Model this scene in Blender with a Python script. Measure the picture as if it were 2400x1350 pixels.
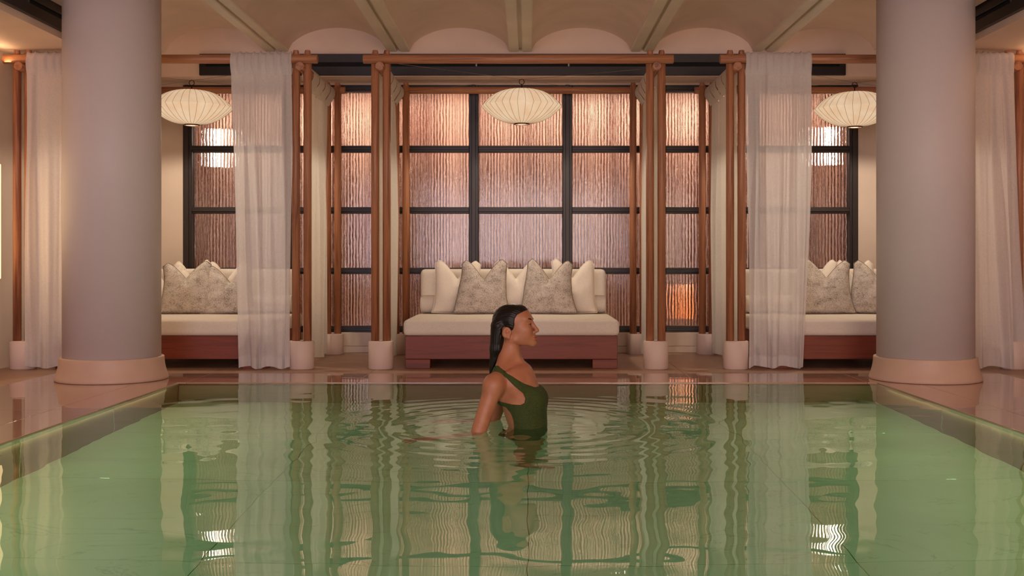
import bpy, math, random
import numpy as np
from mathutils import Vector, Matrix

scene = bpy.context.scene
for o in list(bpy.data.objects):
    bpy.data.objects.remove(o, do_unlink=True)
COL = scene.collection
random.seed(7)
RNG = np.random.default_rng(7)
PI = math.pi

# ------------------------------------------------------------------ camera
cam_d = bpy.data.cameras.new('camera')
cam = bpy.data.objects.new('camera', cam_d)
COL.objects.link(cam)
cam.location = (0, 0, 0.85)
cam.rotation_euler = (PI / 2, 0, 0)
cam_d.sensor_width = 36
cam_d.lens = 39.0
cam_d.shift_x = -35 / 2400
cam_d.shift_y = -60 / 2400
cam_d.clip_start = 0.05
cam_d.clip_end = 100
scene.camera = cam

# ------------------------------------------------------------------ view, world
vs = scene.view_settings
vs.view_transform = 'Standard'
vs.look = 'None'
vs.gamma = 1
vs.use_curve_mapping = False
vs.exposure = 0.0
world = bpy.data.worlds.new('world')
scene.world = world
world.use_nodes = True
world.node_tree.nodes['Background'].inputs[0].default_value = (0.55, 0.52, 0.60, 1)
world.node_tree.nodes['Background'].inputs[1].default_value = 0.6

# ------------------------------------------------------------------ large lights
def area(name, loc, rot, size, energy, color, spread=PI):
    d = bpy.data.lights.new(name, 'AREA')
    d.shape = 'RECTANGLE'
    d.size, d.size_y = size
    d.energy = energy
    d.color = color
    d.spread = spread
    o = bpy.data.objects.new(name, d)
    COL.objects.link(o)
    o.location = loc
    o.rotation_euler = rot
    return o

# daylight through the tall windows in the wall behind the camera (cool on the left, rosy on the right)
area('daylight_window_left', (-2.1, -2.85, 1.5), (PI / 2, 0, 0), (2.6, 2.0), 165, (0.84, 0.80, 1.0))
area('daylight_window_right', (2.1, -2.85, 1.5), (PI / 2, 0, 0), (2.6, 2.0), 195, (1.0, 0.76, 0.64))
# underwater strip lights just under both long copings of the pool
area('pool_light_left', (-2.42, 4.3, -0.10), (0, math.radians(-26), 0), (0.05, 6.6), 13, (1.0, 0.95, 0.46))
area('pool_light_right', (2.42, 4.3, -0.10), (0, math.radians(26), 0), (0.05, 6.6), 13, (1.0, 0.95, 0.46))
# ceiling wash from the corridor behind the ribbed glass
area('corridor_light', (-0.06, 11.75, 2.70), (math.radians(12), 0, 0), (6.8, 0.20), 105, (1.0, 0.83, 0.68))
# warm cove on the left and right soffits
area('cove_light_left', (-4.12, 6.3, 2.44), (0, math.radians(180), 0), (0.05, 5.2), 7, (1.0, 0.66, 0.36))
area('cove_light_right', (4.02, 6.3, 2.44), (0, math.radians(180), 0), (0.05, 5.2), 7, (1.0, 0.66, 0.36))

# ------------------------------------------------------------------ materials
def lin(h):
    h = h.lstrip('#')
    out = []
    for i in (0, 2, 4):
        c = int(h[i:i + 2], 16) / 255
        out.append(c / 12.92 if c <= 0.04045 else ((c + 0.055) / 1.055) ** 2.4)
    return (*out, 1)

class NT:
    def __init__(self, name):
        self.m = bpy.data.materials.new(name)
        self.m.use_nodes = True
        self.t = self.m.node_tree
        self.t.nodes.clear()
        self.out = self.n('ShaderNodeOutputMaterial')
    def n(self, typ, **kw):
        nd = self.t.nodes.new(typ)
        for k, v in kw.items():
            if k.startswith('i_'):
                key = k[2:]
                key = int(key) if key.isdigit() else key.replace('_', ' ')
                nd.inputs[key].default_value = v
            else:
                setattr(nd, k, v)
        return nd
    def l(self, a, b):
        self.t.links.new(a, b)
    def coords(self, scale=(1, 1, 1), kind='Object', rand=True):
        tc = self.n('ShaderNodeTexCoord')
        mp = self.n('ShaderNodeMapping')
        mp.inputs['Scale'].default_value = scale
        self.l(tc.outputs[kind], mp.inputs['Vector'])
        if rand:
            oi = self.n('ShaderNodeObjectInfo')
            ml = self.n('ShaderNodeMath', operation='MULTIPLY')
            ml.inputs[1].default_value = 37.0
            self.l(oi.outputs['Random'], ml.inputs[0])
            cb = self.n('ShaderNodeCombineXYZ')
            for i in range(3):
                self.l(ml.outputs[0], cb.inputs[i])
            self.l(cb.outputs[0], mp.inputs['Location'])
        return mp.outputs[0]
    def noise(self, vec, scale, detail=3, rough=0.5, dist=0.0):
        nz = self.n('ShaderNodeTexNoise')
        nz.inputs['Scale'].default_value = scale
        nz.inputs['Detail'].default_value = detail
        nz.inputs['Roughness'].default_value = rough
        nz.inputs['Distortion'].default_value = dist
        self.l(vec, nz.inputs['Vector'])
        return nz.outputs['Fac']
    def ramp(self, fac, stops):
        r = self.n('ShaderNodeValToRGB')
        el = r.color_ramp.elements
        while len(el) > 1:
            el.remove(el[-1])
        el[0].position = stops[0][0]
        el[0].color = stops[0][1]
        for p, c in stops[1:]:
            e = el.new(p)
            e.color = c
        self.l(fac, r.inputs[0])
        return r.outputs[0]
    def bump(self, h, strength, dist=0.01):
        b = self.n('ShaderNodeBump')
        b.inputs['Strength'].default_value = strength
        b.inputs['Distance'].default_value = dist
        self.l(h, b.inputs['Height'])
        return b.outputs[0]
    def bsdf(self, color=None, rough=0.5, **kw):
        p = self.n('ShaderNodeBsdfPrincipled')
        if color is not None:
            if isinstance(color, tuple):
                p.inputs['Base Color'].default_value = color
            else:
                self.l(color, p.inputs['Base Color'])
        p.inputs['Roughness'].default_value = rough
        for k, v in kw.items():
            p.inputs[k.replace('_', ' ')].default_value = v
        return p
    def done(self, sh):
        self.l(sh, self.out.inputs['Surface'])
        return self.m

def g(v):
    return (v, v, v, 1)

def m_plaster(name, hexcol, rough=0.75, var=0.06):
    T = NT(name)
    v = T.coords((1, 1, 1), rand=False)
    c = lin(hexcol)
    d = tuple(x * (1 - var * 2) for x in c[:3]) + (1,)
    col = T.ramp(T.noise(v, 2.2, 4), [(0.3, d), (0.7, c)])
    p = T.bsdf(col, rough)
    T.l(T.bump(T.noise(v, 60, 3), 0.06, 0.004), p.inputs['Normal'])
    return T.done(p.outputs[0])

def m_wood(name, axis, dark, light, rough=0.45, k=1.0):
    T = NT(name)
    sc = [42 * k, 42 * k, 42 * k]
    sc[axis] = 1.6
    v = T.coords(tuple(sc))
    n1 = T.noise(v, 1.0, 5, 0.6, 0.6)
    sc2 = [5, 5, 5]
    sc2[axis] = 0.7
    n2 = T.noise(T.coords(tuple(sc2)), 1.0, 2)
    mx = T.n('ShaderNodeMath', operation='MULTIPLY_ADD')
    T.l(n2, mx.inputs[0]); mx.inputs[1].default_value = 0.45
    ml = T.n('ShaderNodeMath', operation='MULTIPLY'); ml.inputs[1].default_value = 0.6
    T.l(n1, ml.inputs[0]); T.l(ml.outputs[0], mx.inputs[2])
    col = T.ramp(mx.outputs[0], [(0.32, lin(dark)), (0.52, lin(light)), (0.68, lin(dark))])
    p = T.bsdf(col, rough)
    T.l(T.bump(n1, 0.15, 0.003), p.inputs['Normal'])
    return T.done(p.outputs[0])

def m_fabric(name, hexcol, transp=0.0, transl=0.35, weave=1.0, rough=0.9):
    T = NT(name)
    c = lin(hexcol)
    v = T.coords((1, 1, 1))
    sl = T.noise(T.coords((55, 55, 420)), 1.0, 2)
    sl2 = T.noise(T.coords((420, 420, 40)), 1.0, 2)
    ad = T.n('ShaderNodeMath', operation='ADD'); T.l(sl, ad.inputs[0]); T.l(sl2, ad.inputs[1])
    d = tuple(x * 0.88 for x in c[:3]) + (1,)
    col = T.ramp(ad.outputs[0], [(0.75, d), (1.15, c)])
    p = T.bsdf(col, rough)
    p.inputs['Specular IOR Level'].default_value = 0.15
    T.l(T.bump(ad.outputs[0], 0.12 * weave, 0.002), p.inputs['Normal'])
    sh = p.outputs[0]
    if transl > 0:
        tl = T.n('ShaderNodeBsdfTranslucent')
        T.l(col, tl.inputs[0])
        mx = T.n('ShaderNodeMixShader'); mx.inputs[0].default_value = transl
        T.l(sh, mx.inputs[1]); T.l(tl.outputs[0], mx.inputs[2])
        sh = mx.outputs[0]
    if transp > 0:
        tr = T.n('ShaderNodeBsdfTransparent')
        mx = T.n('ShaderNodeMixShader'); mx.inputs[0].default_value = transp
        T.l(sh, mx.inputs[1]); T.l(tr.outputs[0], mx.inputs[2])
        sh = mx.outputs[0]
    return T.done(sh)

def m_boucle():
    T = NT('speckled_fabric')
    v = T.coords((150, 150, 260))
    f = T.noise(v, 1.0, 3, 0.65, 1.2)
    f2 = T.noise(T.coords((16, 16, 20)), 1.0, 2)
    ad = T.n('ShaderNodeMath', operation='MULTIPLY_ADD')
    T.l(f2, ad.inputs[0]); ad.inputs[1].default_value = 0.25; T.l(f, ad.inputs[2])
    col = T.ramp(ad.outputs[0], [(0.48, lin('#57473b')), (0.57, lin('#bcaea0')), (0.68, lin('#e0d5c9'))])
    p = T.bsdf(col, 0.95)
    p.inputs['Specular IOR Level'].default_value = 0.1
    T.l(T.bump(f, 0.5, 0.006), p.inputs['Normal'])
    return T.done(p.outputs[0])

def m_stone(name, c1, c2, rough, bump=0.05, coat=0.0, vein=None, vscale=1.3, ripple=0.0):
    T = NT(name)
    v = T.coords((1, 1, 1))
    n = T.noise(v, vscale, 6, 0.6, 0.4)
    col = T.ramp(n, [(0.3, lin(c1)), (0.7, lin(c2))])
    if vein:
        vn = T.noise(T.coords((0.8, 1.7, 1)), 0.9, 5, 0.6, 1.5)
        sb = T.n('ShaderNodeMath', operation='SUBTRACT'); sb.inputs[1].default_value = 0.5; T.l(vn, sb.inputs[0])
        ab = T.n('ShaderNodeMath', operation='ABSOLUTE'); T.l(sb.outputs[0], ab.inputs[0])
        fa = T.ramp(ab.outputs[0], [(0.0, g(0.30)), (0.005, g(0.0))])
        mx = T.n('ShaderNodeMix', data_type='RGBA')
        T.l(fa, mx.inputs[0]); T.l(col, mx.inputs[6]); mx.inputs[7].default_value = lin(vein)
        col = mx.outputs[2]
    p = T.bsdf(col, rough)
    if coat:
        p.inputs['Coat Weight'].default_value = coat
        p.inputs['Coat Roughness'].default_value = 0.02
        p.inputs['Coat IOR'].default_value = 1.33
    if ripple:
        rn = T.noise(T.coords((3.5, 9, 1), kind='Object', rand=False), 1.0, 2)
        bm = T.bump(rn, ripple, 0.01)
        T.l(bm, p.inputs['Coat Normal'])
        T.l(bm, p.inputs['Normal'])
    elif bump:
        T.l(T.bump(T.noise(v, 30, 4), bump, 0.004), p.inputs['Normal'])
    return T.done(p.outputs[0])

def m_simple(name, hexcol, rough=0.5, metal=0.0, **kw):
    T = NT(name)
    v = T.coords((1, 1, 1))
    c = lin(hexcol)
    d = tuple(x * 0.85 for x in c[:3]) + (1,)
    p = T.bsdf(T.ramp(T.noise(v, 12, 3), [(0.35, d), (0.65, c)]), rough, Metallic=metal, **kw)
    return T.done(p.outputs[0])

def m_emit(name, color, strength, base='#f2e6d0'):
    T = NT(name)
    p = T.bsdf(lin(base), 0.8)
    p.inputs['Emission Color'].default_value = lin(color)
    p.inputs['Emission Strength'].default_value = strength
    return T.done(p.outputs[0])

def m_glass_reeded():
    T = NT('reeded_glass')
    v = T.coords((110, 1, 22))
    p = T.bsdf((0.97, 0.93, 0.90, 1), 0.03)
    p.inputs['Transmission Weight'].default_value = 1.0
    p.inputs['IOR'].default_value = 1.45
    p.inputs['Specular IOR Level'].default_value = 0.22
    T.l(T.bump(T.noise(v, 1.0, 3, 0.6), 0.35, 0.004), p.inputs['Normal'])
    return T.done(p.outputs[0])

def m_water():
    T = NT('pool_water')
    p = T.bsdf((1, 1, 1, 1), 0.0)
    p.inputs['Transmission Weight'].default_value = 1.0
    p.inputs['IOR'].default_value = 1.33
    va = T.n('ShaderNodeVolumeAbsorption')
    va.inputs['Color'].default_value = (0.38, 0.85, 0.70, 1)
    va.inputs['Density'].default_value = 0.52
    T.l(va.outputs[0], T.out.inputs['Volume'])
    return T.done(p.outputs[0])

def m_shade():
    T = NT('lantern_shade')
    v = T.coords((1, 1, 1))
    n = T.noise(v, 9, 3)
    col = T.ramp(n, [(0.3, lin('#f0c8a0')), (0.7, lin('#fbdfbd'))])
    p = T.bsdf(lin('#b9a88c'), 0.8)
    T.l(col, p.inputs['Emission Color'])
    p.inputs['Emission Strength'].default_value = 0.66
    return T.done(p.outputs[0])

def m_skin():
    T = NT('skin')
    v = T.coords((1, 1, 1), rand=False)
    at = T.n('ShaderNodeAttribute', attribute_name='lip')
    base = T.ramp(T.noise(v, 14, 3), [(0.3, lin('#a4664a')), (0.7, lin('#b57858'))])
    mx = T.n('ShaderNodeMix', data_type='RGBA')
    T.l(at.outputs['Fac'], mx.inputs[0]); T.l(base, mx.inputs[6]); mx.inputs[7].default_value = lin('#9c4f45')
    p = T.bsdf(mx.outputs[2], 0.46)
    p.inputs['Subsurface Weight'].default_value = 0.08
    p.inputs['Subsurface Radius'].default_value = (0.01, 0.004, 0.002)
    p.inputs['Specular IOR Level'].default_value = 0.4
    T.l(T.bump(T.noise(v, 260, 3), 0.05, 0.002), p.inputs['Normal'])
    return T.done(p.outputs[0])

def m_hair():
    T = NT('wet_dark_hair')
    at = T.n('ShaderNodeAttribute', attribute_name='flow')
    n = T.noise(at.outputs['Vector'], 1.0, 4, 0.6)
    col = T.ramp(n, [(0.35, lin('#0c0605')), (0.7, lin('#1c0f0b'))])
    p = T.bsdf(col, 0.38)
    p.inputs['Specular IOR Level'].default_value = 0.3
    T.l(T.bump(n, 0.45, 0.003), p.inputs['Normal'])
    return T.done(p.outputs[0])

def m_suit():
    T = NT('green_rib_knit')
    wv = T.n('ShaderNodeTexWave', wave_type='BANDS', bands_direction='Z')
    wv.inputs['Scale'].default_value = 70
    wv.inputs['Distortion'].default_value = 1.5
    T.l(T.coords((1, 1, 1), rand=False), wv.inputs['Vector'])
    nz = T.noise(T.coords((220, 220, 220), rand=False), 1.0, 2)
    col = T.ramp(nz, [(0.3, lin('#2b350c')), (0.7, lin('#414c14'))])
    p = T.bsdf(col, 0.8)
    ad = T.n('ShaderNodeMath', operation='ADD'); T.l(wv.outputs['Fac'], ad.inputs[0]); T.l(nz, ad.inputs[1])
    T.l(T.bump(ad.outputs[0], 0.45, 0.004), p.inputs['Normal'])
    return T.done(p.outputs[0])

WD, WL = '#7e4a34', '#b67a54'
M = dict(
    wood_x=m_wood('cedar_along_x', 0, WD, WL), wood_y=m_wood('cedar_along_y', 1, WD, WL), wood_z=m_wood('cedar_upright', 2, WD, WL),
    bed_wood=m_wood('mahogany', 0, '#602411', '#843a20', 0.5, 0.7),
    plaster=m_plaster('cream_plaster', '#d6c2b0'), ceiling=m_plaster('ceiling_plaster', '#e9cebb'),
    rib=m_plaster('rib_plaster', '#ecdcc6', 0.5), column=m_plaster('column_paint', '#d2c6c4', 0.55, 0.02),
    colbase=m_stone('column_base_stone', '#c9a892', '#d8b8a2', 0.5), plinth=m_stone('plinth_stone', '#d8bfb0', '#e4cdc0', 0.6),
    curb=m_stone('curb_stone', '#d3bfac', '#e2d0be', 0.55),
    floor=m_stone('matte_limestone', '#9c7a64', '#b08c74', 0.42, 0.06),
    wet=m_stone('wet_limestone', '#ab8068', '#c6987e', 0.25, 0.0, 1.0, '#7a5340', 1.1, 0.05),
    tile=m_stone('pool_limestone', '#d9d3bd', '#ece6d2', 0.6, 0.05, 0, '#6f7a68', 0.9),
    poolwall=m_stone('pool_wall_stone', '#8f8a72', '#a39c82', 0.6, 0.05),
    black=m_simple('black_metal', '#231a18', 0.45), steel=m_simple('dark_steel', '#2b211f', 0.45), void=m_simple('vent_inside', '#0e0a0a', 0.8),
    chrome=m_simple('steel_clip', '#8c8888', 0.3, 1.0), wire=m_simple('wire_steel', '#8a7766', 0.4, 0.6),
    rod=m_simple('bronze_rod', '#3c2a20', 0.4, 0.7), ribwire=m_simple('shade_wire', '#8a7052', 0.6),
    sheer=m_fabric('sheer_linen', '#f6f1ee', 0.20, 0.40), linen=m_fabric('white_linen', '#eee4de', 0.06, 0.35),
    cream_linen=m_fabric('cream_linen', '#f6f0e6', 0.05, 0.52),
    mattress=m_fabric('cream_canvas', '#e6dacb', 0, 0, 0.6), pillow=m_fabric('cream_pillow_cotton', '#ece0d0', 0, 0, 0.6),
    boucle=m_boucle(), piping=m_simple('piping_cord', '#8d7c6e', 0.9),
    glass=m_glass_reeded(), water=m_water(), shade=m_shade(), bulb=m_emit('bulb_glow', '#ffdca8', 6.0),
    corridor=m_stone('corridor_wall_plaster', '#b98e7c', '#dcc0b0', 0.8, 0.0, 0, None, 0.9), contrast_batten=m_wood('contrast_timber', 2, '#3a1a12', '#5c2c1e', 0.6),
    lampglow=m_emit('white_lamp_glow', '#fff4e6', 14.0), orange=m_emit('orange_lamp_glow', '#ff7a20', 1.3),
    sconce=m_emit('warm_panel_glow', '#ffd9a0', 1.6), strip=m_emit('pool_strip_glow', '#fff2b8', 1.2),
    skin=m_skin(), hair=m_hair(), suit=m_suit(),
    shaded_eyewhite=m_simple('shaded_eye_white', '#a2938a', 0.2), iris=m_simple('iris_brown', '#2a140c', 0.12), brow=m_simple('brow_hair', '#21120d', 0.7),  # eye white darkened, the shadow of the lids is in its colour
)

# ------------------------------------------------------------------ mesh helpers
class MB:
    def __init__(self):
        self.v = []
        self.f = []
        self.smooth = []
    def add(self, vs_, fs, smooth=False):
        b = len(self.v)
        self.v.extend([tuple(p) for p in vs_])
        self.f.extend([tuple(i + b for i in f) for f in fs])
        self.smooth.extend([smooth] * len(fs))
        return self
    def box(self, x0, x1, y0, y1, z0, z1):
        vs_ = [(x0, y0, z0), (x1, y0, z0), (x1, y1, z0), (x0, y1, z0), (x0, y0, z1), (x1, y0, z1), (x1, y1, z1), (x0, y1, z1)]
        return self.add(vs_, [(0, 3, 2, 1), (4, 5, 6, 7), (0, 1, 5, 4), (1, 2, 6, 5), (2, 3, 7, 6), (3, 0, 4, 7)])
    def bevel_box(self, x0, x1, y0, y1, z0, z1, b):
        # chamfered box: 24 vertices
        xs, ys, zs = (x0, x1), (y0, y1), (z0, z1)
        vs_ = []
        idx = {}
        for i in (0, 1):
            for j in (0, 1):
                for k in (0, 1):
                    sx, sy, sz = (1 if i == 0 else -1), (1 if j == 0 else -1), (1 if k == 0 else -1)
                    for a in range(3):
                        p = [xs[i] + sx * b, ys[j] + sy * b, zs[k] + sz * b]
                        p[a] = (xs[i], ys[j], zs[k])[a]
                        idx[(i, j, k, a)] = len(vs_)
                        vs_.append(tuple(p))
        fs = []
        def q(*keys):
            fs.append(tuple(idx[k] for k in keys))
        for i in (0, 1):
            r = [(i, 0, 0, 0), (i, 1, 0, 0), (i, 1, 1, 0), (i, 0, 1, 0)]
            q(*(r if i else r[::-1]))
            r = [(0, i, 0, 1), (1, i, 0, 1), (1, i, 1, 1), (0, i, 1, 1)]
            q(*(r[::-1] if i else r))
            r = [(0, 0, i, 2), (1, 0, i, 2), (1, 1, i, 2), (0, 1, i, 2)]
            q(*(r if i else r[::-1]))
        for j in (0, 1):
            for k in (0, 1):
                r = [(0, j, k, 1), (1, j, k, 1), (1, j, k, 2), (0, j, k, 2)]
                q(*(r if (j + k) % 2 == 0 else r[::-1]))
                r = [(j, 0, k, 0), (j, 1, k, 0), (j, 1, k, 2), (j, 0, k, 2)]
                q(*(r[::-1] if (j + k) % 2 == 0 else r))
                r = [(j, k, 0, 0), (j, k, 1, 0), (j, k, 1, 1), (j, k, 0, 1)]
                q(*(r if (j + k) % 2 == 0 else r[::-1]))
        for i in (0, 1):
            for j in (0, 1):
                for k in (0, 1):
                    r = [(i, j, k, 0), (i, j, k, 1), (i, j, k, 2)]
                    q(*(r if (i + j + k) % 2 else r[::-1]))
        return self.add(vs_, fs)
    def lathe(self, prof, seg=32, center=(0, 0, 0), axis=2, smooth=True, cap=True):
        vs_, fs = [], []
        n = len(prof)
        for (r, h) in prof:
            for s in range(seg):
                a = 2 * PI * s / seg
                p = [r * math.cos(a), r * math.sin(a), h]
                if axis == 0:
                    p = [h, p[0], p[1]]
                elif axis == 1:
                    p = [p[1], h, p[0]]
                vs_.append((p[0] + center[0], p[1] + center[1], p[2] + center[2]))
        for i in range(n - 1):
            for s in range(seg):
                t = (s + 1) % seg
                fs.append((i * seg + s, i * seg + t, (i + 1) * seg + t, (i + 1) * seg + s))
        self.add(vs_, fs, smooth)
        if cap:
            b = len(self.v) - n * seg
            self.f.append(tuple(b + s for s in range(seg))[::-1]); self.smooth.append(False)
            self.f.append(tuple(b + (n - 1) * seg + s for s in range(seg))); self.smooth.append(False)
        return self
    def tube(self, pts, r, seg=8, closed=False, cap=True):
        pts = [Vector(p) for p in pts]
        n = len(pts)
        vs_, fs = [], []
        up = Vector((0, 0, 1))
        prev = None
        for i, p in enumerate(pts):
            if closed:
                t = (pts[(i + 1) % n] - pts[i - 1]).normalized()
            else:
                t = (pts[min(i + 1, n - 1)] - pts[max(i - 1, 0)]).normalized()
            if prev is None:
                a = up if abs(t.dot(up)) < 0.9 else Vector((1, 0, 0))
                u = t.cross(a).normalized()
            else:
                u = (prev - t * prev.dot(t)).normalized()
            prev = u
            w = t.cross(u)
            rr = r[i] if isinstance(r, (list, tuple)) else r
            for s in range(seg):
                an = 2 * PI * s / seg
                vs_.append(p + (u * math.cos(an) + w * math.sin(an)) * rr)
        m = n if closed else n - 1
        for i in range(m):
            j = (i + 1) % n
            for s in range(seg):
                t = (s + 1) % seg
                fs.append((i * seg + s, i * seg + t, j * seg + t, j * seg + s))
        self.add(vs_, fs, True)
        if cap and not closed:
            b = len(self.v) - n * seg
            self.f.append(tuple(b + s for s in range(seg))[::-1]); self.smooth.append(False)
            self.f.append(tuple(b + (n - 1) * seg + s for s in range(seg))); self.smooth.append(False)
        return self
    def grid(self, P, smooth=True, wrap_u=False):
        # P[i][j] -> point
        ni, nj = len(P), len(P[0])
        vs_ = [P[i][j] for i in range(ni) for j in range(nj)]
        fs = []
        for i in range(ni - (0 if wrap_u else 1)):
            k = (i + 1) % ni
            for j in range(nj - 1):
                fs.append((i * nj + j, k * nj + j, k * nj + j + 1, i * nj + j + 1))
        return self.add(vs_, fs, smooth)
    def mesh(self, name):
        me = bpy.data.meshes.new(name)
        me.from_pydata(self.v, [], self.f)
        me.polygons.foreach_set('use_smooth', self.smooth)
        me.update()
        return me

def link(name, me, mat, parent=None, loc=(0, 0, 0), rot=(0, 0, 0)):
    o = bpy.data.objects.new(name, me)
    COL.objects.link(o)
    if mat is not None and me is not None and not me.materials:
        me.materials.append(mat)
    o.parent = parent
    o.location = loc
    o.rotation_euler = rot
    return o

def obj(name, mb, mat, parent=None, loc=(0, 0, 0), rot=(0, 0, 0)):
    return link(name, mb.mesh(name), mat, parent, loc, rot)

def tag(o, label, cat, group=None, kind=None):
    o['label'] = label
    o['category'] = cat
    if group:
        o['group'] = group
    if kind:
        o['kind'] = kind
    return o

def thing(name, label, cat, loc=(0, 0, 0), rz=0, group=None):
    o = link(name, None, None, None, loc, (0, 0, rz))
    o.empty_display_size = 0.1
    return tag(o, label, cat, group)

def struct(name, mb, mat, parent=None):
    o = obj(name, mb, mat, parent)
    if parent is None:
        o['kind'] = 'structure'
    return o

def copy_tree(o, parent=None):
    c = o.copy()
    COL.objects.link(c)
    c.parent = parent
    for ch in list(o.children):
        copy_tree(ch, c)
    return c

# ------------------------------------------------------------------ measures (metres; floor at z = 0, camera looks along +y)
CX = -0.06                     # centre line of the room
XL, XR = -4.22, 4.10           # side walls
YW = 10.50                     # window wall
YB = 10.12                     # front face of the bulkhead
ZS = 2.545                     # soffit height
ZR = 2.77                      # underside of ceiling ribs
PL, PR, PF, PN = -2.47, 2.48, 7.86, 0.5   # pool edges
WATER = -0.006
DEPTH = -1.0

# ------------------------------------------------------------------ setting: floor
fb = MB()
fb.box(XL, PL - 0.02, -3, YW, -0.14, -0.03)
fb.box(PR + 0.02, XR, -3, YW, -0.14, -0.03)
fb.box(PL - 0.02, PR + 0.02, PF + 0.02, YW, -0.14, -0.03)
fb.box(PL - 0.02, PR + 0.02, -3, PN - 0.02, -0.14, -0.03)
floor = struct('floor', fb, M['floor'])
def slabs(x0, x1, y0, y1, nx, ny, mat, gap=0.003):
    w, d = (x1 - x0) / nx, (y1 - y0) / ny
    me = MB().bevel_box(gap / 2, w - gap / 2, gap / 2, d - gap / 2, -0.03, 0.0, 0.0015).mesh('slab')
    for i in range(nx):
        for j in range(ny):
            link('slab', me, mat, floor, (x0 + i * w, y0 + j * d, 0))
# wet overflow band round the pool, dry stone beyond it
slabs(PL - 0.27, PL, PN, PF, 1, 5, M['wet'])
slabs(-3.62, PL - 0.27, PN, PF, 1, 5, M['wet'])
slabs(PR, PR + 0.27, PN, PF, 1, 5, M['wet'])
slabs(PR + 0.27, 3.62, PN, PF, 1, 5, M['wet'])
slabs(-3.62, 3.62, PF, PF + 0.64, 6, 1, M['wet'])
slabs(-3.62, 3.62, PF + 0.64, YW - 0.06, 6, 2, M['floor'])
slabs(XL, -3.62, PN, YW - 0.06, 1, 8, M['floor'])
slabs(3.62, XR, PN, YW - 0.06, 1, 8, M['floor'])
slabs(XL, XR, -3, PN, 6, 3, M['floor'])

# pool basin
pb = MB()
pb.box(PL - 0.25, PL - 0.02, PN - 0.25, PF + 0.25, DEPTH - 0.2, -0.14)
pb.box(PR + 0.02, PR + 0.25, PN - 0.25, PF + 0.25, DEPTH - 0.2, -0.14)
pb.box(PL - 0.02, PR + 0.02, PF + 0.02, PF + 0.25, DEPTH - 0.2, -0.14)
pb.box(PL - 0.02, PR + 0.02, PN - 0.25, PN - 0.02, DEPTH - 0.2, -0.14)
pb.box(PL - 0.02, PR + 0.02, PN - 0.02, PF + 0.02, DEPTH - 0.2, DEPTH - 0.02)
basin = struct('pool_basin', pb, M['poolwall'])
# floor tiles of the pool
nx, ny = 4, 6
tw, td = (PR - PL) / nx, (PF - PN) / ny
me_t = MB().bevel_box(0.0012, tw - 0.0012, 0.0012, td - 0.0012, -0.02, 0, 0.0015).mesh('tile')
for i in range(nx):
    for j in range(ny):
        link('tile', me_t, M['tile'], basin, (PL + i * tw, PN + j * td, DEPTH))
# wall panels of the pool
me_w = MB().bevel_box(-0.018, 0, 0.003, td - 0.003, DEPTH + 0.002, -0.142, 0.003).mesh('panel')
me_w2 = MB().bevel_box(0, 0.018, 0.003, td - 0.003, DEPTH + 0.002, -0.142, 0.003).mesh('panel')
for j in range(ny):
    link('panel', me_w, M['poolwall'], basin, (PL, PN + j * td, 0))
    link('panel', me_w2, M['poolwall'], basin, (PR, PN + j * td, 0))
me_e = MB().bevel_box(0.003, tw - 0.003, 0, 0.018, DEPTH + 0.002, -0.142, 0.003).mesh('panel')
for i in range(nx):
    link('panel', me_e, M['poolwall'], basin, (PL + i * tw, PF, 0))
    link('panel', me_e, M['poolwall'], basin, (PL + i * tw, PN - 0.018, 0))
# slim light strips let into the long walls under the coping
for nm, x0, x1 in (('light_strip', PL - 0.02, PL - 0.002), ('light_strip', PR + 0.002, PR + 0.02)):
    obj(nm, MB().bevel_box(x0, x1, PN + 0.4, PF - 0.3, -0.135, -0.035, 0.002), M['strip'], basin)

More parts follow.
